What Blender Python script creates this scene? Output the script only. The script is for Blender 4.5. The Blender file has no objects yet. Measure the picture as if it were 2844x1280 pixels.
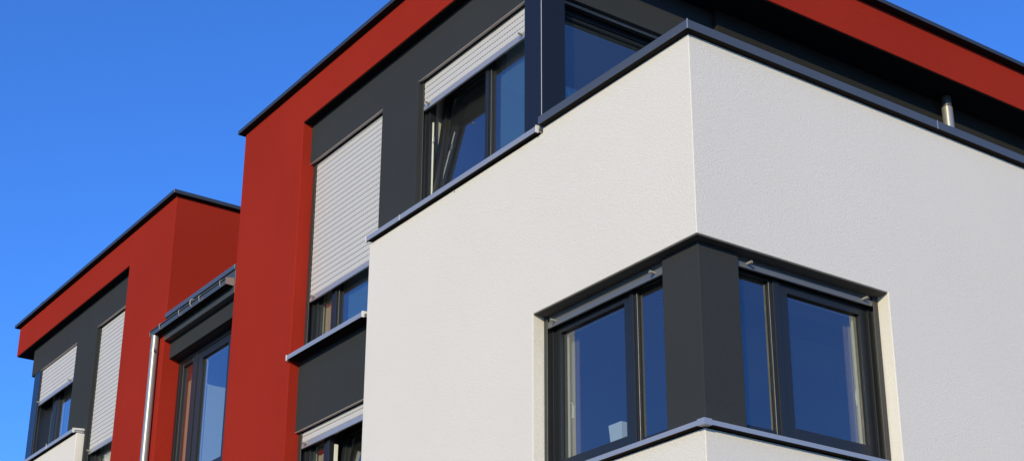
import bpy, bmesh, math, random
from mathutils import Vector, Matrix

random.seed(4)
scene = bpy.context.scene
COL = scene.collection
SUN_AZ = 38.2      # degrees of the sun away from the normal of the long facade
SUN_EL = 14.5

# ------------------------------------------------------------------ materials
def new_mat(name):
    m = bpy.data.materials.new(name)
    m.use_nodes = True
    nt = m.node_tree
    nt.nodes.clear()
    return m, nt, nt.nodes, nt.links

def principled(name, col, rough=0.5, metal=0.0, spec=0.5):
    m, nt, N, L = new_mat(name)
    o = N.new('ShaderNodeOutputMaterial')
    b = N.new('ShaderNodeBsdfPrincipled')
    b.inputs['Base Color'].default_value = (*col, 1)
    b.inputs['Roughness'].default_value = rough
    b.inputs['Metallic'].default_value = metal
    b.inputs['Specular IOR Level'].default_value = spec
    L.new(b.outputs[0], o.inputs[0])
    return m, N, L, b

def noise(N, L, vec, scale, detail=3.0, rough=0.55):
    t = N.new('ShaderNodeTexNoise')
    t.inputs['Scale'].default_value = scale
    t.inputs['Detail'].default_value = detail
    t.inputs['Roughness'].default_value = rough
    L.new(vec, t.inputs['Vector'])
    return t.outputs['Fac']

def ramp(N, L, fac, lo, hi, c0=(0, 0, 0, 1), c1=(1, 1, 1, 1)):
    r = N.new('ShaderNodeValToRGB')
    r.color_ramp.elements[0].position = lo
    r.color_ramp.elements[1].position = hi
    r.color_ramp.elements[0].color = c0
    r.color_ramp.elements[1].color = c1
    L.new(fac, r.inputs[0])
    return r.outputs[0]

def mixc(N, L, fac, a, b, mode='MIX'):
    x = N.new('ShaderNodeMix')
    x.data_type = 'RGBA'
    x.blend_type = mode
    if isinstance(fac, float): x.inputs[0].default_value = fac
    else: L.new(fac, x.inputs[0])
    for sock, v in ((x.inputs[6], a), (x.inputs[7], b)):
        if isinstance(v, tuple): sock.default_value = (*v, 1) if len(v) == 3 else v
        else: L.new(v, sock)
    return x.outputs[2]

def stucco(name, col, dark, grain=70.0, strength=0.5, dist=0.004, spec=0.25, streak=True):
    """float-rubbed mineral render: grain bump, broad tonal drift, faint rain streaks"""
    m, N, L, b = principled(name, col, 0.9, 0, spec)
    tc = N.new('ShaderNodeTexCoord').outputs['Object']
    big = noise(N, L, tc, 0.55, 4)
    mid = noise(N, L, tc, 6.0, 4)
    c = mixc(N, L, ramp(N, L, big, 0.35, 0.7), dark, col)
    fine = noise(N, L, tc, grain, 2.5, 0.6)
    c = mixc(N, L, ramp(N, L, mid, 0.3, 0.75, (0.93, 0.93, 0.93, 1), (1, 1, 1, 1)), c, c, 'MIX')
    speck = ramp(N, L, fine, 0.30, 0.62, (0.86, 0.86, 0.86, 1), (1.0, 1.0, 1.0, 1))
    c = mixc(N, L, 1.0, c, speck, 'MULTIPLY')
    if streak:
        mp = N.new('ShaderNodeMapping')
        mp.inputs['Scale'].default_value = (5.0, 5.0, 0.22)
        L.new(tc, mp.inputs['Vector'])
        st = noise(N, L, mp.outputs[0], 1.6, 5)
        c = mixc(N, L, 1.0, c, ramp(N, L, st, 0.25, 0.6, (0.982, 0.98, 0.978, 1), (1, 1, 1, 1)), 'MULTIPLY')
    L.new(c, b.inputs['Base Color'])
    # worm-like rubbed grain: warped noise plus a little sharper grit
    wv = N.new('ShaderNodeTexVoronoi')
    wv.inputs['Scale'].default_value = grain * 1.15
    wv.feature = 'SMOOTH_F1'
    off = N.new('ShaderNodeTexNoise')
    off.inputs['Scale'].default_value = grain * 0.7
    L.new(tc, off.inputs['Vector'])
    ad = N.new('ShaderNodeVectorMath'); ad.operation = 'SCALE'; ad.inputs['Scale'].default_value = 0.03
    L.new(off.outputs['Color'], ad.inputs[0])
    ad2 = N.new('ShaderNodeVectorMath'); ad2.operation = 'ADD'
    L.new(tc, ad2.inputs[0]); L.new(ad.outputs[0], ad2.inputs[1])
    L.new(ad2.outputs[0], wv.inputs['Vector'])
    hm = N.new('ShaderNodeMath'); hm.operation = 'ADD'
    hs = N.new('ShaderNodeMath'); hs.operation = 'MULTIPLY'; hs.inputs[1].default_value = 0.8
    L.new(fine, hs.inputs[0])
    L.new(wv.outputs['Distance'], hm.inputs[0]); L.new(hs.outputs[0], hm.inputs[1])
    bp = N.new('ShaderNodeBump')
    bp.inputs['Strength'].default_value = strength
    bp.inputs['Distance'].default_value = dist
    L.new(hm.outputs[0], bp.inputs['Height'])
    L.new(bp.outputs[0], b.inputs['Normal'])
    return m

def metal(name, col, rough, metallic, var=0.12, wav=0.0, spec=0.5):
    m, N, L, b = principled(name, col, rough, metallic, spec)
    tc = N.new('ShaderNodeTexCoord').outputs['Object']
    n1 = noise(N, L, tc, 2.3, 5)
    lo = tuple(c * (1 - var) for c in col); hi = tuple(min(1, c * (1 + var)) for c in col)
    c = mixc(N, L, n1, lo, hi)
    L.new(c, b.inputs['Base Color'])
    n2 = noise(N, L, tc, 14, 4)
    r = N.new('ShaderNodeMapRange')
    r.inputs['To Min'].default_value = rough * 0.85
    r.inputs['To Max'].default_value = rough * 1.2
    L.new(n2, r.inputs['Value'])
    L.new(r.outputs[0], b.inputs['Roughness'])
    if wav:
        bp = N.new('ShaderNodeBump'); bp.inputs['Strength'].default_value = wav; bp.inputs['Distance'].default_value = 0.01
        L.new(noise(N, L, tc, 3.0, 1), bp.inputs['Height']); L.new(bp.outputs[0], b.inputs['Normal'])
    return m

def plain(name, col, rough=0.8, var=0.1, scale=3.0, spec=0.3):
    m, N, L, b = principled(name, col, rough, 0, spec)
    tc = N.new('ShaderNodeTexCoord').outputs['Object']
    c = mixc(N, L, noise(N, L, tc, scale, 4), tuple(x * (1 - var) for x in col), tuple(min(1, x * (1 + var)) for x in col))
    L.new(c, b.inputs['Base Color'])
    return m

def glass_mat(name, tint=(0.86, 0.93, 1.0)):
    """insulating glass: four reflecting faces as one sheet, slightly wavy, faint dust"""
    m = bpy.data.materials.new(name); m.use_nodes = True
    nt = m.node_tree; nt.nodes.clear(); N = nt.nodes; L = nt.links
    o = N.new('ShaderNodeOutputMaterial')
    tr = N.new('ShaderNodeBsdfTransparent'); tr.inputs[0].default_value = (0.66, 0.72, 0.72, 1)
    gl = N.new('ShaderNodeBsdfGlossy'); gl.inputs['Color'].default_value = (*tint, 1); gl.inputs['Roughness'].default_value = 0.02
    lw = N.new('ShaderNodeLayerWeight'); lw.inputs[0].default_value = 0.5
    p = N.new('ShaderNodeMath'); p.operation = 'POWER'; p.inputs[1].default_value = 5.0
    L.new(lw.outputs['Facing'], p.inputs[0])
    q = N.new('ShaderNodeMath'); q.operation = 'MULTIPLY_ADD'; q.inputs[1].default_value = 2.6; q.inputs[2].default_value = 0.20
    q.use_clamp = True
    L.new(p.outputs[0], q.inputs[0])
    mx = N.new('ShaderNodeMixShader')
    L.new(q.outputs[0], mx.inputs[0]); L.new(tr.outputs[0], mx.inputs[1]); L.new(gl.outputs[0], mx.inputs[2])
    df = N.new('ShaderNodeBsdfDiffuse'); df.inputs[0].default_value = (0.6, 0.6, 0.58, 1)
    tc = N.new('ShaderNodeTexCoord').outputs['Object']
    dust = ramp(N, L, noise(N, L, tc, 0.9, 2, 0.5), 0.2, 0.9, (0.014, 0.014, 0.014, 1), (0.024, 0.024, 0.024, 1))
    mx2 = N.new('ShaderNodeMixShader')
    L.new(dust, mx2.inputs[0]); L.new(mx.outputs[0], mx2.inputs[1]); L.new(df.outputs[0], mx2.inputs[2])
    bp = N.new('ShaderNodeBump'); bp.inputs['Strength'].default_value = 0.04; bp.inputs['Distance'].default_value = 0.01
    L.new(noise(N, L, tc, 1.7, 1), bp.inputs['Height']); L.new(bp.outputs[0], gl.inputs['Normal'])
    L.new(mx2.outputs[0], o.inputs[0])
    return m

def sheer_mat(name, col, fac):
    m = bpy.data.materials.new(name); m.use_nodes = True
    nt = m.node_tree; nt.nodes.clear(); N = nt.nodes; L = nt.links
    o = N.new('ShaderNodeOutputMaterial'); t = N.new('ShaderNodeBsdfTransparent'); d = N.new('ShaderNodeBsdfDiffuse')
    d.inputs[0].default_value = (*col, 1)
    x = N.new('ShaderNodeMixShader'); x.inputs[0].default_value = fac
    L.new(t.outputs[0], x.inputs[1]); L.new(d.outputs[0], x.inputs[2]); L.new(x.outputs[0], o.inputs[0])
    return m

M = {}
M['white'] = stucco('white_render', (0.805, 0.766, 0.728), (0.780, 0.742, 0.704), 122, 0.62, 0.0048, 0.25, False)
M['red'] = stucco('red_render', (0.362, 0.0275, 0.0155), (0.325, 0.0245, 0.014), 110, 0.4, 0.003, 0.06)
M['dark'] = stucco('anthracite_render', (0.040, 0.044, 0.049), (0.035, 0.039, 0.044), 110, 0.4, 0.003, 0.2)
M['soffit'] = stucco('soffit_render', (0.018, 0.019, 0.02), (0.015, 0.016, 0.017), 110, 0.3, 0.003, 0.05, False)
M['coping'] = metal('coated_coping_sheet', (0.11, 0.125, 0.145), 0.32, 0.36, 0.12, 0.12)
M['trim'] = metal('roof_edge_sheet', (0.055, 0.062, 0.072), 0.35, 0.3, 0.12, 0.1)
M['frame'] = metal('window_frame_coating', (0.015, 0.017, 0.020), 0.38, 0.0, 0.12)
M['gasket'] = plain('rubber_gasket', (0.012, 0.012, 0.012), 0.6)
M['silver'] = metal('anodised_aluminium', (0.47, 0.47, 0.49), 0.40, 0.52, 0.06, 0.05)
M['slat'] = metal('shutter_slat_coating', (0.575, 0.56, 0.555), 0.5, 0.0, 0.03)
M['slot'] = plain('shutter_slot_shadow', (0.012, 0.012, 0.012), 0.9)
M['post'] = metal('blue_black_panel', (0.014, 0.016, 0.020), 0.22, 0.0, 0.05, 0.02, 0.38)
M['zinc'] = metal('zinc_pipe', (0.33, 0.325, 0.315), 0.38, 0.45, 0.10)
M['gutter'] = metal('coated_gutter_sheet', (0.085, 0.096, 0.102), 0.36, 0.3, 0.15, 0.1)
M['endcap'] = plain('pale_end_cap', (0.66, 0.66, 0.65), 0.5, 0.05)
M['peg'] = plain('grey_rubber_stop', (0.33, 0.325, 0.30), 0.6, 0.05)
M['dull_rail'] = metal('dull_shutter_rail', (0.22, 0.23, 0.245), 0.38, 0.5)  # silver rail again, its duller reflection put into a greyer colour
M['shaded_slat'] = metal('shaded_shutter_slat', (0.10, 0.10, 0.10), 0.5, 0.1)  # slat coating again, soffit shade put into a darker grey
M['plate'] = plain('dull_end_plate', (0.26, 0.22, 0.215), 0.6)
M['lining'] = plain('interior_lining', (0.40, 0.39, 0.34), 0.9, 0.05)
M['under'] = plain('shaded_sheet_underside', (0.030, 0.027, 0.023), 0.9, 0.1, 3.0, 0.0)  # for down-facing sheet faces, their shade put into the colour
M['terrace'] = stucco('shaded_terrace_render', (0.033, 0.034, 0.034), (0.029, 0.030, 0.030), 110, 0.4, 0.003, 0.0)  # anthracite render again, darker: roof shade put into the colour
M['revsoffit'] = stucco('shaded_reveal_render', (0.13, 0.125, 0.115), (0.115, 0.11, 0.10), 125, 0.4, 0.003, 0.05, False)
M['drape'] = plain('grey_brown_drape', (0.34, 0.30, 0.26), 0.9, 0.06)
M['sheer'] = sheer_mat('sheer_net', (0.34, 0.25, 0.22), 0.38)
M['sky_net'] = sheer_mat('sky_glow_net', (0.24, 0.55, 0.88), 0.34)  # added nets lighten upper panes; sky brightness put into their blue
M['curtain'] = plain('beige_curtain', (0.62, 0.52, 0.41), 0.9, 0.05)
M['blind'] = plain('grey_green_blind', (0.52, 0.52, 0.42), 0.9, 0.05)
M['rail'] = metal('guide_rail_coating', (0.035, 0.037, 0.04), 0.4, 0.0)
M['bronze'] = metal('brownish_soffit_profile', (0.40, 0.34, 0.30), 0.5, 0.2)
M['inside'] = plain('interior_plaster', (0.42, 0.40, 0.37), 0.9, 0.05)
M['reveal'] = plain('interior_reveal', (0.55, 0.49, 0.43), 0.85, 0.05)
M['pale'] = plain('pale_panel', (0.66, 0.80, 0.82), 0.6, 0.03)
M['upvc'] = plain('white_inner_frame', (0.72, 0.72, 0.64), 0.45, 0.03)
M['box'] = plain('white_planter_plastic', (0.80, 0.86, 0.86), 0.5, 0.02)
M['steel'] = metal('zinc_plated_fitting', (0.36, 0.36, 0.36), 0.42, 0.6)
M['glass'] = glass_mat('window_glass')

def ground_mat():
    m, N, L, b = principled('asphalt', (0.055, 0.053, 0.05), 0.9)
    tc = N.new('ShaderNodeTexCoord').outputs['Object']
    c = mixc(N, L, noise(N, L, tc, 0.12, 5), (0.045, 0.044, 0.042), (0.075, 0.072, 0.066))
    c = mixc(N, L, ramp(N, L, noise(N, L, tc, 40, 2), 0.3, 0.7), c, mixc(N, L, 0.5, c, (0.09, 0.088, 0.084)))
    L.new(c, b.inputs['Base Color'])
    bp = N.new('ShaderNodeBump'); bp.inputs['Strength'].default_value = 0.4
    L.new(noise(N, L, tc, 120, 2), bp.inputs['Height']); L.new(bp.outputs[0], b.inputs['Normal'])
    return m
M['ground'] = ground_mat()

# ------------------------------------------------------------------ mesh tools
def FL(u, w, z): return (w, u, z)     # long facade: u runs along +y, w into the wall (+x)
def FR(u, w, z): return (u, w, z)     # short facade: u runs along +x, w into the wall (+y)
def off_w(F, w0): return lambda u, w, z: F(u, w + w0, z)

class MB:
    def __init__(self): self.v = []; self.f = []; self.m = []
    def quad(self, pts, mi=0):
        i = len(self.v); self.v += [tuple(p) for p in pts]; self.f.append(list(range(i, i + len(pts)))); self.m.append(mi)
    def box(self, F, u0, u1, w0, w1, z0, z1, mi=0):
        i = len(self.v)
        self.v += [F(u, w, z) for u in (u0, u1) for w in (w0, w1) for z in (z0, z1)]
        for q in ((0, 1, 3, 2), (4, 6, 7, 5), (0, 4, 5, 1), (2, 3, 7, 6), (0, 2, 6, 4), (1, 5, 7, 3)):
            self.f.append([i + k for k in q]); self.m.append(mi)
    def prism(self, F, prof, u0, u1, mi=0):
        n = len(prof); i = len(self.v)
        self.v += [F(u0, w, z) for w, z in prof] + [F(u1, w, z) for w, z in prof]
        for k in range(n):
            j = (k + 1) % n
            self.f.append([i + k, i + j, i + n + j, i + n + k]); self.m.append(mi)
        self.f.append([i + k for k in range(n)][::-1]); self.m.append(mi)
        self.f.append([i + n + k for k in range(n)]); self.m.append(mi)
    def tube(self, pts, r, n=16, mi=0, closed=True):
        pts = [Vector(p) for p in pts]; rings = []
        for k, p in enumerate(pts):
            d = (pts[min(k + 1, len(pts) - 1)] - pts[max(k - 1, 0)]).normalized()
            a = d.orthogonal().normalized(); b = d.cross(a)
            if rings:
                a = (pa - d * pa.dot(d)).normalized(); b = d.cross(a)
            pa = a
            i = len(self.v)
            self.v += [tuple(p + (a * math.cos(2 * math.pi * t / n) + b * math.sin(2 * math.pi * t / n)) * r) for t in range(n)]
            rings.append(i)
        for r0, r1 in zip(rings, rings[1:]):
            for t in range(n):
                self.f.append([r0 + t, r0 + (t + 1) % n, r1 + (t + 1) % n, r1 + t]); self.m.append(mi)
        if closed:
            for k, rg in ((0, rings[0]), (1, rings[-1])):     # caps with corners of their own, so the side shades evenly
                i = len(self.v); self.v += [self.v[rg + t] for t in range(n)]
                q = [i + t for t in range(n)]
                self.f.append(q if k else q[::-1]); self.m.append(mi)
    def solid(self, solids, voids=()):
        """union of boxes (x0,x1,y0,y1,z0,z1) minus boxes, outer faces only"""
        B = [list(b) for b in solids]; V = [list(b) for b in voids]
        ax = []
        for a in range(3):
            lo = min(b[2 * a] for b in B); hi = max(b[2 * a + 1] for b in B)
            s = {lo, hi}
            for b in B + V:
                for c in (b[2 * a], b[2 * a + 1]):
                    if lo < c < hi: s.add(c)
            ax.append(sorted(s))
        X, Y, Z = ax
        def inside(b, p): return all(b[2 * a] < p[a] < b[2 * a + 1] for a in range(3))
        fill = {}
        for i in range(len(X) - 1):
            for j in range(len(Y) - 1):
                for k in range(len(Z) - 1):
                    p = ((X[i] + X[i + 1]) / 2, (Y[j] + Y[j + 1]) / 2, (Z[k] + Z[k + 1]) / 2)
                    if any(inside(b, p) for b in B) and not any(inside(b, p) for b in V): fill[i, j, k] = 1
        idx = {}
        def vid(i, j, k):
            if (i, j, k) not in idx:
                idx[i, j, k] = len(self.v); self.v.append((X[i], Y[j], Z[k]))
            return idx[i, j, k]
        for (i, j, k) in fill:
            for d, q in (((-1, 0, 0), ((0,0,0),(0,0,1),(0,1,1),(0,1,0))), ((1, 0, 0), ((1,0,0),(1,1,0),(1,1,1),(1,0,1))),
                         ((0, -1, 0), ((0,0,0),(1,0,0),(1,0,1),(0,0,1))), ((0, 1, 0), ((0,1,0),(0,1,1),(1,1,1),(1,1,0))),
                         ((0, 0, -1), ((0,0,0),(0,1,0),(1,1,0),(1,0,0))), ((0, 0, 1), ((0,0,1),(1,0,1),(1,1,1),(0,1,1)))):
                if (i + d[0], j + d[1], k + d[2]) not in fill:
                    self.f.append([vid(i + a, j + b, k + c) for a, b, c in q]); self.m.append(0)
        self.dissolve = True
    dissolve = False
    def build(self, name, mats, parent=None, bevel=0.0, seg=2, smooth=False, recalc=True, under=None):
        if not isinstance(mats, (list, tuple)): mats = [mats]
        me = bpy.data.meshes.new(name)
        org = world_loc(parent)
        me.from_pydata([tuple(Vector(p) - org) for p in self.v], [], self.f)
        for k in mats: me.materials.append(M[k])
        for p, mi in zip(me.polygons, self.m): p.material_index = mi
        bm = bmesh.new(); bm.from_mesh(me)
        if self.dissolve:
            bmesh.ops.dissolve_limit(bm, angle_limit=0.01, verts=bm.verts, edges=bm.edges)
        if recalc: bmesh.ops.recalc_face_normals(bm, faces=bm.faces)
        bm.to_mesh(me); bm.free()
        if smooth:
            for p in me.polygons: p.use_smooth = len(p.vertices) == 4
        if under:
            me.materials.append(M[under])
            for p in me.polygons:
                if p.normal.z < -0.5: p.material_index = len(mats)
        o = bpy.data.objects.new(name, me); COL.objects.link(o)
        if parent is not None: o.parent = parent
        if bevel:
            b = o.modifiers.new('bevel', 'BEVEL'); b.width = bevel; b.segments = seg; b.limit_method = 'ANGLE'
            b.angle_limit = math.radians(40); b.harden_normals = False
        return o

def world_loc(o):
    v = Vector((0, 0, 0))
    while o is not None:
        v += o.location; o = o.parent
    return v

def thing(name, label, cat, loc, group=None):
    o = bpy.data.objects.new(name, None); COL.objects.link(o)
    o.location = loc; o.empty_display_size = 0.5
    o['label'] = label; o['category'] = cat
    if group: o['group'] = group
    return o

# ------------------------------------------------------------------ building parts
def ring(mb, F, u0, u1, z0, z1, w0, w1, bl, br, bb, bt, tilt=0.0):
    """frame ring; bars of width bl (at u0), br (at u1), bb, bt"""
    G = F
    if tilt:
        ca, sa = math.cos(tilt), math.sin(tilt)
        def G(u, w, z):
            dz = z - z0; dw = w - w1
            return F(u, w1 + dw * ca + dz * sa, z0 + dz * ca - dw * sa)
    mb.box(G, u0, u0 + bl, w0, w1, z0, z1)
    mb.box(G, u1 - br, u1, w0, w1, z0, z1)
    mb.box(G, u0 + bl, u1 - br, w0, w1, z0, z0 + bb)
    mb.box(G, u0 + bl, u1 - br, w0, w1, z1 - bt, z1)
    return G

def window(parent, F, u0, u1, z0, z1, w, mull=None, lo='fixed', hi='sash', fl=0.05, fh=0.05, fb=0.07, ft=0.05,
           s=0.075, sm=None, label=None, handle=None, tilt=math.radians(6.8), bead=0.03):
    sm = sm or s
    fr = MB()
    ring(fr, F, u0, u1, z0, z1, w, w + 0.07, fl, fh, fb, ft)
    if mull: fr.box(F, mull[0], mull[1], w + 0.0015, w + 0.068, z0 + fb, z1 - ft)
    win = fr.build('window', 'frame', parent, 0.003, 2)
    if label: win['label'] = label
    cells = [(u0 + fl, mull[0], lo, 'lo'), (mull[1], u1 - fh, hi, 'hi')] if mull else [(u0 + fl, u1 - fh, lo, 'one')]
    for a, b, kind, side in cells:
        za, zb = z0 + fb, z1 - ft
        ti = 0.0
        mb = MB()
        if kind == 'fixed':
            bl = br = bb = bt = bead
            G = ring(mb, F, a + .001, b - .001, za + .001, zb - .001, w + 0.014, w + 0.055, bl, br, bb, bt)
            mb.build('glazing_bead', 'frame', win, 0.002, 1)
        else:
            ti = tilt if kind == 'tilt' else 0.0
            bl = s if side != 'hi' else sm
            br = s if side != 'lo' else sm
            bb = bt = 0.08 if kind != 'tilt' else s
            ov = 0.0012 if not ti else -0.004
            G = ring(mb, F, a + ov, b - ov, za + ov, zb - ov, w + 0.012, w + 0.074, bl, br, bb, bt, ti)
            sh = mb.build('sash', 'frame', win, 0.003, 2)
            if ti: sh['label'] = 'sash tilted open with its top leaning inwards'
            # pale inner face of the sash seen through the glass
            if not ti:
                tr = MB(); ring(tr, G, a + .004, b - .004, za + .004, zb - .004, w + 0.0755, w + 0.085, bl + .005, br + .005, bb + .002, bt + .002)
                tr.build('inner_trim', 'upvc', win)
        g = MB()
        gw = w + 0.04
        g.quad([G(a + bl - .004, gw, za + bb - .004), G(b - br + .004, gw, za + bb - .004), G(b - br + .004, gw, zb - bt + .004), G(a + bl - .004, gw, zb - bt + .004)])
        g.build('pane', 'glass', win, recalc=False)
        # dark glazing gasket round the pane
        k = MB(); ring(k, G, a + bl - .006, b - br + .006, za + bb - .006, zb - bt + .006, gw - .006, gw - .001, .010, .010, .010, .010)
        k.build('gasket', 'gasket', win)
        if handle and side == handle[0]:
            hu, hz = handle[1], handle[2]
            h = MB()
            pts = [F(hu, w + 0.088, hz), F(hu, w + 0.125, hz - .003), F(hu + .002, w + 0.135, hz - .03), F(hu + .004, w + 0.135, hz - .07), F(hu + .003, w + 0.128, hz - .11)]
            h.tube(pts, 0.011, 10); h.box(F, hu - .014, hu + .014, w + .085, w + .092, hz - .04, hz + .03)
            h.build('handle', 'upvc', win, smooth=False)
    return win

PITCH = 0.055
def shutter(parent, F, u0, u1, zt, zb, w, label, pegs=(0.09, 0.09), guides=(0.04, 0.04), zg=None, mats=('slat', 'silver')):
    """roller shutter: slatted curtain, bottom rail with two stops, side guides"""
    mb = MB()
    rail_h = 0.058
    z = zb + rail_h
    prof = []
    dash = []
    while z < zt - 0.001:
        top = min(z + PITCH, zt)
        for t, d in ((0.0, 0.0062), (0.06, 0.0020), (0.14, 0.0004), (0.36, -0.0006), (0.60, -0.0006), (0.84, 0.0003), (0.95, 0.0020)):
            zz = z + t * PITCH
            if zz < top: prof.append((w + d, zz))
        dash.append(z)
        z += PITCH
    prof.append((w + 0.004, zt))
    full = [(w + 0.012, zb + rail_h)] + prof + [(w + 0.012, zt)]
    mb.prism(F, full, u0, u1)
    per, ln = 0.036, 0.019
    for zz in dash:
        if zz - zb < rail_h + 0.01: continue
        u = u0 + 0.02
        while u < u1 - 0.03:
            mb.quad([F(u, w + 0.0042, zz - .002), F(u + ln, w + 0.0042, zz - .002), F(u + ln, w + 0.0016, zz + .0036), F(u, w + 0.0016, zz + .0036)], 1)
            u += per
    cur = mb.build('roller_shutter', [mats[0], 'slot'], parent)
    cur['label'] = label
    r = MB(); r.prism(F, [(w - 0.006, zb), (w + 0.013, zb), (w + 0.013, zb + rail_h), (w + 0.002, zb + rail_h), (w - 0.001, zb + rail_h * .8), (w - 0.006, zb + rail_h * .74)], u0 + .002, u1 - .002)
    r.build('bottom_rail', mats[1], cur, 0.0015, 1)
    for uu in ([u0 + pegs[0]] if pegs[0] else []) + ([u1 - pegs[1]] if pegs[1] else []):
        p = MB(); zc = zb + rail_h * .55
        p.tube([F(uu, w - 0.006, zc), F(uu, w - 0.052, zc)], 0.0095, 12)
        p.tube([F(uu, w - 0.0515, zc), F(uu, w - 0.0525, zc)], 0.0045, 8, 1)
        p.build('stop_peg', ['peg', 'slot'], cur, smooth=False)
    g = MB()
    zlow = zg if zg is not None else zb - 0.4
    for a, b in ((u0 - guides[0], u0 + .004), (u1 - .004, u1 + guides[1])):
        if a < b - .006:
            g = MB()
            g.box(F, a, b, w - 0.012, w - 0.008, zlow, zt)
            side = a if a < u0 - .001 else b - .006
            g.box(F, side, side + .006, w - 0.008, w + 0.04, zlow, zt)
            g.build('guide_rail', 'rail', cur, 0.001, 1)
    return cur

def lintel_profile(parent, F, u0, u1, z, w0, w1):
    b = MB(); b.box(F, u0, u1, w0 + .001, w1, z - 0.007, z - .001)
    return b.build('lintel_profile', 'bronze', parent)

def sill(parent, F, u0, u1, zf, w_front, w_back, h=0.047, cap_lo=True, cap_hi=True, label=None):
    s = MB(); s.prism(F, [(w_front, zf), (w_front, zf + h), (w_back, zf + h + 0.018), (w_back, zf + 0.006), (w_front + .02, zf + .006), (w_front + .02, zf)], u0, u1)
    o = s.build('window_sill', 'silver', parent, 0.0015, 1, under='under')
    if label: o['label'] = label
    for on, u, d in ((cap_lo, u0, -1), (cap_hi, u1, 1)):
        if on:
            c = MB(); a, b = sorted((u, u + d * 0.012))
            c.prism(F, [(w_front - .004, zf - .005), (w_front - .004, zf + h + .005), (w_back * .75, zf + h + .020), (w_back * .75, zf + h - .004), (w_front + .022, zf + h - .018), (w_front + .022, zf - .005)], a, b)
            c.build('end_cap', 'endcap', o, 0.001, 1)
    return o

def fold(parent, F, u0, u1, w, z0, z1, mat, name='curtain'):
    amp = 0.15 if mat == 'sky_net' else 1.0
    """hanging curtain with soft vertical folds"""
    m = MB(); n = 40
    pts = [(u0 + (u1 - u0) * i / n, w + amp * .004 * math.sin(i * 1.1) + amp * .002 * math.sin(i * 2.7)) for i in range(n + 1)]
    for (a, wa), (b, wb) in zip(pts, pts[1:]):
        m.quad([F(a, wa, z0), F(b, wb, z0), F(b, wb, z1), F(a, wa, z1)])
    return m.build(name, mat, parent, recalc=False)

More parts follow.
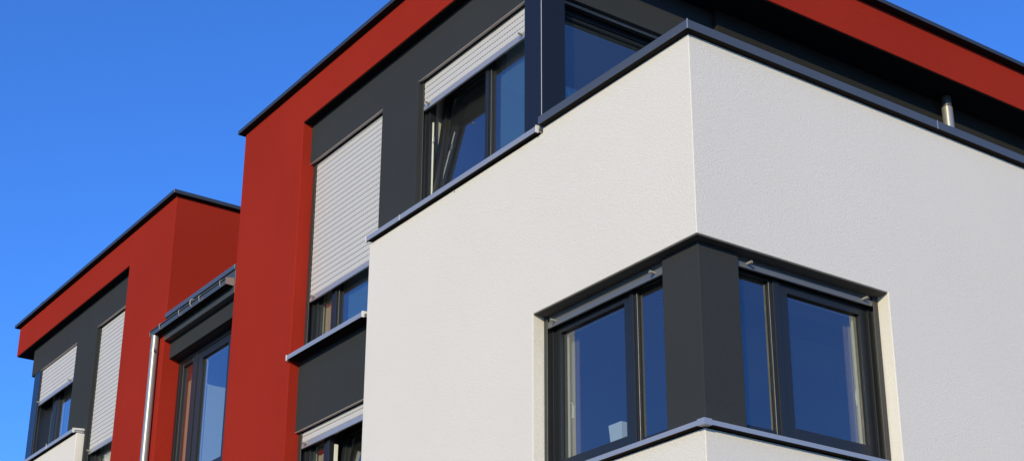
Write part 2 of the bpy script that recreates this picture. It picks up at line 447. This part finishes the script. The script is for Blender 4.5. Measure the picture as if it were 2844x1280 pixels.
# ================================================================== RIGHT BUILDING
def right_building():
    B = thing('apartment_building', 'large white corner building with dark corner window, red roof band and red side wall', 'building', (4.5, 3.5, 0), 'white and red apartment buildings')
    # --- white rendered block with the corner window opening
    w = MB()
    w.solid([(0, .30, 0, 4.24, 0, 7.115), (0, 9, 0, .30, 0, 7.115)],
            [(-1, .50, -1, 1.79, 4.362, 5.655), (-1, 1.77, -1, .50, 4.362, 5.655), (-1, .30, 1.66, 5, 7.072, 8)])
    w.build('white_wall', 'white', B, 0.006, 3)
    # --- red frame: side column, party wall and the roof band that carries on over the terrace
    r = MB()
    r.solid([(0, .255, 5.675, 7.023, 0, 9.325), (0, 9, 6.72, 7.023, 0, 9.325), (0, 9, 1.385, 7.023, 8.89, 9.325)])
    r.build('red_wall', 'red', B, 0.006, 2)
    rf = MB(); rf.box(FR, -.064, 9.06, 1.305, 7.087, 9.329, 9.373)
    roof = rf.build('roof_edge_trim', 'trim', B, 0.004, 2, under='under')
    for y in (3.55, 5.55):
        j = MB(); j.box(FL, y, y + .10, -.0645, -.0622, 9.327, 9.375); j.build('joint_strip', 'trim', roof)
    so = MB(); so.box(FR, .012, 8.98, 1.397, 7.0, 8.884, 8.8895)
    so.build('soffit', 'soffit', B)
    # --- dark recessed walls
    d = MB()
    d.solid([(.10, .40, 1.81, 5.675, 0, 8.886), (.10, 1.93, 1.81, 2.10, 6.2, 8.886)],
            [(0, 1, 4.28, 5.70, 6.40, 8.46), (0, 1, 4.28, 5.70, 4.30, 5.72), (0, .45, 2.03, 3.66, 7.09, 8.46), (.33, 1.93, 1.7, 2.2, 6.3, 8.465)])
    d.build('dark_wall', 'dark', B, 0.004, 2)
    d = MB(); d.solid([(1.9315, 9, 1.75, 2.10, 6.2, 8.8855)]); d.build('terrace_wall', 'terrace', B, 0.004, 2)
    # --- glossy corner post of the top floor
    p = MB(); p.box(FR, .097, .33, 1.807, 2.035, 6.46, 8.459)
    post = p.build('corner_post', 'post', B, 0.0015, 1)
    b = MB(); b.box(FR, .0953, .0985, 1.8053, 1.8085, 6.46, 8.459)
    b.build('corner_bead', 'endcap', post)
    # --- corner pillar of the corner window
    pl = MB(); pl.solid([(.078, .425, .078, .44, 4.362, 5.655)])
    pl.build('corner_pillar', 'dark', B, 0.005, 2)
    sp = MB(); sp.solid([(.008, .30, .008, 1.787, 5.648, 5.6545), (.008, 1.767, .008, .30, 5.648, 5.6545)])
    sp.build('reveal_soffit_shade', 'revsoffit', B)  # dark plate over the white reveal ceiling, shade put into its colour
    # --- inside
    s = MB()
    for z in (3.25, 6.22): s.box(FR, .31, 8.69, .31, 6.71, z, z + .22)
    s.build('floor_slab', 'inside', B)
    i = MB(); i.box(FR, 4.4, 4.5, .32, 6.7, 3.48, 6.21); i.box(FR, .42, 4.39, 3.9, 4.0, 3.48, 6.21)
    i.box(FR, 4.4, 4.5, 2.12, 6.7, 6.45, 8.88); i.box(FR, .42, 4.39, 3.90, 4.0, 6.45, 8.88)
    i.build('interior_wall', 'inside', B)
    i = MB(); i.box(FR, .41, 4.39, 2.11, 6.67, 8.862, 8.88); i.build('ceiling', 'pale', B)
    bw = MB(); bw.box(FR, 8.7, 9, .30, 6.72, 0, 8.885); bw.build('rear_wall', 'white', B)
    # --- parapet coping round the terrace and the lower sill-like capping over the long side
    c = MB(); c.solid([(-.05, .33, -.05, 1.655, 7.118, 7.188), (-.05, 9, -.05, .33, 7.118, 7.188)])
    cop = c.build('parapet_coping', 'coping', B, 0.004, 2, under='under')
    for x in (2.435, 5.4):
        j = MB(); j.box(FR, x, x + .006, -.0518, -.0502, 7.117, 7.1895); j.build('joint_strip', 'silver', cop)
    j = MB(); j.box(FR, -.0535, -.0475, -.0535, -.0475, 7.117, 7.1895); j.build('corner_seam', 'silver', cop)
    sc = MB()
    for y, z, dy, dz in ((.090, 7.124, .016, .010), (.066, 7.134, .012, .009), (.108, 7.122, .010, .004), (.032, 7.140, .006, .003), (.012, 7.137, .005, .003)):
        sc.quad([FL(y, -.0506, z), FL(y + .002, -.0506, z - .002), FL(y - dy, -.0506, z + dz), FL(y - dy - .002, -.0506, z + dz + .002)])
    sc.build('paint_scratch', 'endcap', cop, recalc=False)
    hh = MB(); hh.tube([(-.0012, 2.877, 7.052), (.01, 2.877, 7.052)], .006, 10); hh.build('drill_hole', 'slot', B)
    cap = sill(B, FL, 1.69, 4.225, 7.079, -.046, .18, 0.048, True, True, 'silver capping on top of the white wall below the tilted window')
    j = MB(); j.box(FL, 3.66, 3.668, -.048, -.0462, 7.079, 7.128); j.build('joint_strip', 'endcap', cap)
    # --- corner window sill wrapping the corner
    cs = MB(); cs.solid([(-.05, .16, -.05, 1.788, 4.368, 4.402), (-.05, 1.768, -.05, .16, 4.368, 4.402)])
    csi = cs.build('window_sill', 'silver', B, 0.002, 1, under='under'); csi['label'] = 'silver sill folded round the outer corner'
    j = MB(); j.solid([(-.0535, .0, -.0535, .012, 4.366, 4.4055), (-.0535, .012, -.0535, .0, 4.366, 4.4055)]); j.build('corner_clip', 'silver', csi)
    # --- windows
    window(B, FL, .42, 1.79, 4.402, 5.64, .15, (.838, .873), 'fixed', 'sash', .03, .042, .08, .05, .075, .071,
           'left half of the dark corner window', ('hi', 1.690, 5.00))
    window(B, FR, .41, 1.77, 4.402, 5.64, .15, (.803, .865), 'fixed', 'sash', .03, .057, .08, .05, .077, .075,
           'right half of the dark corner window', ('hi', 1.672, 4.99))
    sa = shutter(B, FL, .445, 1.755, 5.654, 5.552, .112, 'rolled-up shutter above the left half of the corner window', (0.10, 0.10), (.0, .038), 4.41, ('shaded_slat', 'dull_rail'))
    sb = shutter(B, FR, .43, 1.722, 5.654, 5.572, .112, 'rolled-up shutter above the right half of the corner window', (0.10, 0.10), (.0, .045), 4.41, ('shaded_slat', 'dull_rail'))
    window(B, FL, 4.30, 5.675, 6.42, 8.44, .19, (5.17, 5.215), 'fixed', 'sash', .05, .06, .05, .05, .062, .065, 'tall narrow window beside the red wall')
    shutter(B, FL, 4.30, 5.615, 8.452, 6.992, .15, 'almost closed pale roller shutter beside the red wall', (0.09, 0.10), (.02, .058), 6.44)
    lintel_profile(B, FL, 4.28, 5.675, 8.46, .10, .125)
    sill(B, FL, 4.268, 5.664, 6.393, -.035, .19, 0.046, True, True, 'silver sill over the dark panel beside the red wall')
    window(B, FL, 4.30, 5.675, 4.36, 5.71, .19, (5.17, 5.22), 'tilt', 'sash', .05, .06, .07, .05, .062, .065, 'lower window beside the red wall with one sash tilted open')
    shutter(B, FL, 4.30, 5.615, 5.712, 5.556, .15, 'mostly raised pale shutter under the dark panel', (0.10, 0.10), (.02, .058), 4.40)
    lintel_profile(B, FL, 4.28, 5.675, 5.72, .10, .125)
    window(B, FL, 2.03, 3.66, 7.10, 8.44, .19, (2.69, 2.73), 'fixed', 'tilt', .04, .06, .05, .05, .07, .07, 'top floor window with its left sash tilted open')
    shutter(B, FL, 2.04, 3.628, 8.452, 8.165, .15, 'half-raised pale shutter over the tilted window', (0.085, 0.10), (.0, .034), 7.12)
    lintel_profile(B, FL, 2.04, 3.655, 8.46, .10, .125)
    window(B, FR, .33, 1.93, 6.46, 8.46, 1.94, None, 'fixed', 'fixed', .05, .05, .07, .05, .07, None, 'large window facing the terrace behind the parapet')
    shutter(B, FR, .335, 1.90, 8.464, 8.452, 1.862, 'rolled-up shutter above the terrace window', (0.115, 0.10), (.0, .03), 6.5)
    # pale fittings in the slot of the tilted sash
    h = MB(); h.box(FL, 3.590, 3.598, .220, .232, 7.16, 8.06); h.build('tilt_fitting', 'upvc', B)
    h = MB(); h.box(FL, 3.578, 3.5895, .214, .236, 7.86, 7.92); h.build('tilt_latch', 'steel', B, 0.004, 1)
    h = MB(); h.box(FL, 5.118, 5.130, .222, .255, 4.45, 5.50); h.build('tilt_fitting', 'upvc', B)
    # light inner reveals
    v = MB(); v.box(FL, 5.676, 5.72, .262, .44, 4.3, 8.6); v.build('inner_reveal', 'lining', B)
    v = MB(); v.box(FR, .45, 8.69, 6.68, 6.715, 3.48, 8.88); v.box(FR, .262, .44, 5.73, 6.715, 3.48, 8.88); v.build('interior_wall', 'inside', B)
    v = MB()
    v.box(FL, 1.7915, 1.86, .302, .42, 4.5, 5.66); v.build('inner_reveal', 'reveal', B)
    v = MB(); v.box(FR, 1.7715, 1.86, .302, .42, 4.5, 5.66); v.build('inner_reveal', 'reveal', B)
    v = MB(); v.box(FL, 3.640, 3.6585, .268, .38, 7.1, 8.458); v.build('inner_reveal', 'lining', B)
    for F, e in ((FL, 1.785), (FR, 1.765)):
        fold(B, F, e - .125, e, .285, 4.52, 5.64, 'drape')
        fold(B, F, e - .165, e - .1, .292, 4.52, 5.64, 'sheer', 'net_curtain')
    fold(B, FL, 4.33, 5.13, .30, 6.48, 8.42, 'sky_net', 'net_curtain')
    fold(B, FL, 2.06, 2.66, .30, 7.16, 8.40, 'sky_net', 'net_curtain')
    fold(B, FL, 5.24, 5.672, .292, 6.48, 8.42, 'blind')
    fold(B, FL, 5.24, 5.672, .292, 4.42, 5.50, 'blind')
    v = MB(); v.solid([(.225, .42, .45, 1.79, 4.40, 4.50), (.45, 1.77, .225, .42, 4.40, 4.50)]); v.build('inner_sill', 'pale', B)
    # terrace downpipe
    t = MB(); t.tube([(4.76, 1.64, 6.4), (4.76, 1.64, 8.765)], .052, 24)
    dp = t.build('downpipe', 'zinc', B, smooth=True)
    dp['label'] = 'short shiny pipe under the roof behind the parapet'
    t = MB(); t.tube([(4.76, 1.64, 8.766), (4.76, 1.64, 8.884)], .047, 24); t.build('shaded_collar', 'gutter', dp, smooth=True)  # dark length above the roof's shadow line, shade put into its colour
    t = MB(); t.tube([(4.76, 1.64, 7.6), (4.76, 1.64, 7.63)], .056, 24); t.build('pipe_clamp', 'steel', dp)
    return B

# ================================================================== LEFT BUILDING
def left_building():
    B = thing('apartment_building', 'far red and dark grey building with free roof end, at the left edge', 'building', (4.5, 12.0, 0), 'white and red apartment buildings')
    w = MB(); w.solid([(0, .30, 11.345, 15.7, 0, 7.075), (0, 9, 15.4, 15.7, 0, 7.075)])
    w.build('white_wall', 'white', B, 0.008, 3)
    r = MB(); r.solid([(0, .255, 8.803, 10.11, 0, 9.292), (0, 9, 8.803, 9.10, 0, 9.292), (0, 9, 8.803, 14.20, 8.865, 9.292)])
    r.build('red_wall', 'red', B, 0.006, 2)
    rf = MB(); rf.box(FR, -.062, 9.06, 8.741, 14.262, 9.296, 9.342)
    roof = rf.build('roof_edge_trim', 'trim', B, 0.004, 2, under='under')
    j = MB(); j.box(FR, -.066, -.060, 8.737, 8.743, 9.294, 9.346); j.build('corner_seam', 'silver', roof)
    j = MB(); j.box(FL, 13.1, 13.2, -.0645, -.0622, 9.294, 9.344); j.build('joint_strip', 'trim', roof)
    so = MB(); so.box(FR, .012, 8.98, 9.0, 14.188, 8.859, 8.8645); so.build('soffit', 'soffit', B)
    d = MB()
    d.solid([(.10, .40, 10.11, 13.735, 0, 8.861), (.40, 9, 13.40, 13.735, 6.2, 8.861)],
            [(0, 1, 10.0, 11.30, 6.40, 8.46), (0, .45, 12.0, 13.375, 7.09, 8.46), (0, .45, 13.375, 14, 7.09, 8.46)])
    d.build('dark_wall', 'dark', B, 0.004, 2)
    p = MB(); p.box(FL, 13.375, 13.61, .105, .40, 7.0, 8.459); p.build('corner_post', 'post', B, 0.0015, 1)
    s = MB()
    for z in (3.25, 6.22): s.box(FR, .31, 8.69, 9.11, 15.39, z, z + .22)
    s.build('floor_slab', 'inside', B)
    i = MB(); i.box(FR, 4.4, 4.5, 9.11, 13.39, 6.45, 8.86); i.box(FR, .42, 4.39, 11.6, 11.7, 6.45, 8.86); i.build('interior_wall', 'inside', B)
    bw = MB(); bw.box(FR, 8.7, 9, 9.1, 15.4, 0, 8.86); bw.build('rear_wall', 'white', B)
    cap = sill(B, FL, 11.372, 15.75, 7.079, -.046, .18, 0.048, True, True, 'silver capping on top of the white wall at the left edge')
    j = MB(); j.box(FL, 12.30, 12.312, -.049, -.0462, 7.082, 7.150); j.build('joint_strip', 'endcap', cap)
    window(B, FL, 12.0, 13.56, 7.10, 8.44, .2, (12.86, 12.94), 'sash', 'sash', .05, .05, .05, .05, .075, .07, 'top floor window over the white wall')
    shutter(B, FL, 12.02, 13.345, 8.452, 7.950, .125, 'half-lowered pale shutter at the left edge', (0.10, 0.06), (.02, .03), 7.12)
    lintel_profile(B, FL, 12.0, 13.375, 8.46, .10, .122)
    window(B, FL, 10.11, 11.30, 6.45, 8.44, .19, None, 'sash', 'sash', .05, .05, .06, .05, .075, .07, 'tall narrow window left of the far red wall')
    shutter(B, FL, 10.16, 11.26, 8.452, 6.800, .15, 'almost closed pale roller shutter left of the far red wall', (0.10, 0.06), (.045, .038), 6.45)
    lintel_profile(B, FL, 10.11, 11.30, 8.46, .10, .125)
    fold(B, FL, 12.05, 13.5, .31, 7.16, 8.40, 'sky_net', 'net_curtain')
    fold(B, FL, 10.16, 10.80, .30, 6.50, 8.40, 'sky_net', 'net_curtain')
    fold(B, FL, 10.86, 11.28, .292, 6.46, 8.42, 'blind')
    sill(B, FL, 10.151, 11.31, 6.41, -.035, .19, 0.046, True, False, 'silver sill left of the far red wall')
    return B

# ================================================================== LINK
def link_building():
    B = thing('connecting_building', 'low recessed middle section with dark lintel, gutter and tall window between the two red walls', 'building', (4.5, 7.913, 0))
    y0, y1 = 7.0245, 8.8015
    w = MB(); w.solid([(.08, .27, y0, y1, 0, 7.56)], [(0, 1, 7.0, 9, 5.75, 7.32)])
    w.build('lintel_wall', 'dark', B)
    f = MB(); f.prism(FL, [(0.0, 7.517), (.0, 7.60), (.09, 7.60), (.09, 7.517)], y0, y1 - .003)
    f.build('fascia_board', 'gutter', B, 0.002, 1)
    f = MB()
    f.prism(FL, [(.0, 7.602), (.0, 7.775), (.05, 7.775), (.05, 7.602)], y0, y1 - .004)
    fl = f.build('roof_flashing', 'gutter', B, 0.002, 1)
    f = MB(); f.prism(FL, [(-.016, 7.777), (-.016, 7.832), (.02, 7.842), (.30, 7.842), (.30, 7.80), (.05, 7.777)], y0, y1 - .004)
    f.build('edge_strip', 'coping', fl, 0.003, 1)
    for y in (8.70, 8.25, 7.75):
        c = MB(); c.box(FL, y, y + .02, -.004, -.0005, 7.64, 7.70); c.build('fixing_clip', 'steel', fl)
    rf = MB(); rf.box(FR, .30, 9, y0, y1, 7.70, 7.84); rf.build('roof', 'trim', B)
    # gutter: rounded trough with bead, end plates and brackets
    g = MB()
    g.prism(FL, [(-.090, 7.662), (-.090, 7.598), (-.002, 7.600), (-.002, 7.676), (-.006, 7.676), (-.006, 7.606), (-.085, 7.612), (-.085, 7.662)], 7.045, 8.995)
    g.tube([(-.094, 7.043, 7.660), (-.094, 8.997, 7.660)], .0065, 10)
    gut = g.build('gutter', 'gutter', B, under='under')
    for y in (7.038, 8.996):
        e = MB(); e.prism(FL, [(-.097, 7.668), (-.095, 7.600), (-.001, 7.594), (-.001, 7.684)], y, y + .006)
        e.build('end_plate', 'plate', gut)
    for y in (7.16, 7.67, 8.19, 8.71):
        b = MB(); b.tube([(-.080, y, 7.604), (-.096, y, 7.606), (-.104, y, 7.630), (-.106, y, 7.662), (-.092, y, 7.674), (-.070, y, 7.672)], .006, 8); b.build('bracket', 'steel', gut)
    b = MB(); b.tube([(-.092, 7.88, 7.615), (-.112, 7.88, 7.63), (-.114, 7.88, 7.668), (-.100, 7.88, 7.69), (-.075, 7.88, 7.695)], .007, 8); b.build('hook', 'peg', gut)
    # downpipe on the far red wall
    d = MB(); d.tube([(-.052, 8.93, 7.604), (-.052, 8.93, 0.0)], .044, 28)
    dp = d.build('downpipe', 'zinc', B, smooth=True); dp['label'] = 'shiny zinc downpipe on the far red wall'
    for z in (7.40, 5.2, 3.0):
        c = MB(); c.tube([(-.052, 8.93, z), (-.052, 8.93, z + .024)], .0475, 28)
        c.box(FL, 8.862, 8.882, -.08, -.068, z - .004, z + .032)
        c.box(FL, 8.92, 8.94, -.012, .0, z + .006, z + .022)
        c.build('pipe_clamp', 'steel', dp)
    window(B, FL, 7.03, 8.80, 5.76, 7.318, .2, (8.30, 8.40), 'sash', 'fixed', .42, .06, .10, .05, .085, .10, 'tall narrow window between the red walls', None, bead=.045)
    for ya in (8.765, 7.026):
        v = MB(); v.box(FR, .275 if ya > 8 else .365, 3.39, ya, ya + .034, 5.61, 7.69); v.build('interior_wall', 'reveal', B)
    v = MB(); v.box(FR, .30, 2.4, 8.19, 8.25, 5.6, 6.90); v.build('half_height_partition', 'pale', B)
    fold(B, FL, 8.44, 8.762, .302, 5.62, 7.08, 'curtain')
    s = MB(); s.box(FR, .37, 8.69, y0, y1, 5.38, 5.6); s.build('floor_slab', 'inside', B)
    i = MB(); i.box(FR, 3.4, 3.5, y0, y1, 5.61, 7.69); i.build('interior_wall', 'inside', B)
    bw = MB(); bw.box(FR, 8.7, 9, y0, y1, 0, 7.69); bw.build('rear_wall', 'white', B)
    return B

right_building(); left_building(); link_building()

# ------------------------------------------------------------------ small things behind the glass
t = thing('planter_box', 'small white square box standing on the inner sill behind the left corner window pane', 'box', (.335, 1.225, 4.502))
p = MB()
z0, z1 = 4.502, 4.742
a = [(.294, 1.166), (.376, 1.166), (.376, 1.272), (.294, 1.272)]; b = [(.285, 1.155), (.385, 1.155), (.385, 1.297), (.285, 1.297)]
i_ = [(.292, 1.162), (.378, 1.162), (.378, 1.290), (.292, 1.290)]
p.v = [(*q, z0) for q in a] + [(*q, z1) for q in b] + [(*q, z1) for q in i_] + [(*q, z0 + .02) for q in a]
for k in range(4):
    j = (k + 1) % 4
    p.f += [[k, j, 4 + j, 4 + k], [4 + k, 4 + j, 8 + j, 8 + k], [8 + k, 8 + j, 12 + j, 12 + k]]
p.f += [[3, 2, 1, 0], [12, 13, 14, 15]]
p.m = [0] * len(p.f)
p.build('container', 'box', t, 0.003, 2)

t = thing('pale_block', 'pale panelled block low in the terrace window behind the parapet', 'pale_block', (1.4, 2.75, 6.44))  # stands where the terrace pane shows a pale patch
c = MB(); c.box(FR, .86, 1.75, 2.50, 3.0, 6.442, 8.09); body = c.build('block_body', 'pale', t, 0.004, 2)
c = MB(); c.box(FR, .85, 1.76, 2.49, 3.01, 8.092, 8.122); c.build('top_panel', 'pale', t, 0.003, 2)
c = MB(); c.box(FR, .865, 1.303, 2.478, 2.498, 6.50, 8.085); c.build('front_panel', 'pale', t, 0.003, 2)
c = MB(); c.box(FR, 1.307, 1.745, 2.478, 2.498, 6.50, 8.085); c.build('front_panel', 'pale', t, 0.003, 2)

# ------------------------------------------------------------------ ground
g = MB(); S = 900.0; n = 12
for i in range(n):
    for j in range(n):
        x0, x1 = -S + 2 * S * i / n, -S + 2 * S * (i + 1) / n
        y0, y1 = -S + 2 * S * j / n, -S + 2 * S * (j + 1) / n
        g.quad([(x0, y0, -.004), (x1, y0, -.004), (x1, y1, -.004), (x0, y1, -.004)])
go = g.build('ground', 'ground'); go['kind'] = 'structure'

# ------------------------------------------------------------------ sky and sun
sdir = Vector((-math.cos(math.radians(SUN_AZ)) * math.cos(math.radians(SUN_EL)),
               -math.sin(math.radians(SUN_AZ)) * math.cos(math.radians(SUN_EL)),
               math.sin(math.radians(SUN_EL))))
W = bpy.data.worlds.new('World'); scene.world = W; W.use_nodes = True
nt = W.node_tree; nt.nodes.clear()
out = nt.nodes.new('ShaderNodeOutputWorld'); bg = nt.nodes.new('ShaderNodeBackground')
sky = nt.nodes.new('ShaderNodeTexSky'); sky.sky_type = 'NISHITA'; sky.sun_disc = False
sky.sun_elevation = math.radians(SUN_EL)
sky.sun_rotation = math.atan2(sdir.x, sdir.y)
sky.altitude = 300; sky.air_density = 1.0; sky.dust_density = 0.3; sky.ozone_density = 3.0
tint = nt.nodes.new('ShaderNodeMix'); tint.data_type = 'RGBA'; tint.blend_type = 'MULTIPLY'; tint.inputs[0].default_value = 1.0
tint.inputs[7].default_value = (0.63, 1.31, 2.5, 1)
nt.links.new(sky.outputs[0], tint.inputs[6]); nt.links.new(tint.outputs[2], bg.inputs[0])
bg.inputs[1].default_value = 0.10
nt.links.new(bg.outputs[0], out.inputs[0])

sd = bpy.data.lights.new('sun', 'SUN'); sd.energy = 3.75; sd.angle = math.radians(0.53); sd.color = (1.0, 0.85, 0.487)
so = bpy.data.objects.new('sun', sd); COL.objects.link(so)
so.rotation_euler = sdir.to_track_quat('Z', 'Y').to_euler(); so.location = sdir * 60

# ------------------------------------------------------------------ camera
cd = bpy.data.cameras.new('camera'); co = bpy.data.objects.new('camera', cd); COL.objects.link(co)
r = Vector((0.818756, -0.57412761, 0.00401198)); u = Vector((-0.21427243, -0.29907333, 0.92986153)); f = Vector((0.5326593, 0.76218937, 0.3678878))
mat = Matrix(((r.x, u.x, -f.x), (r.y, u.y, -f.y), (r.z, u.z, -f.z)))
co.matrix_world = Matrix.Translation((-6.19932133, -6.81562341, 1.6)) @ mat.to_4x4()
cd.sensor_fit = 'HORIZONTAL'; cd.sensor_width = 36.0; cd.lens = 36.0 * 4346.19 / 2844.0
cd.shift_y = (821.24 - 640.0) / 2844.0
cd.clip_start = 0.1; cd.clip_end = 3000
scene.camera = co

scene.view_settings.view_transform = 'Standard'; scene.view_settings.look = 'None'
scene.view_settings.exposure = 0; scene.view_settings.gamma = 1
scene.render.engine = 'CYCLES'
scene.cycles.max_bounces = 10; scene.cycles.transparent_max_bounces = 12
scene.cycles.use_denoising = True
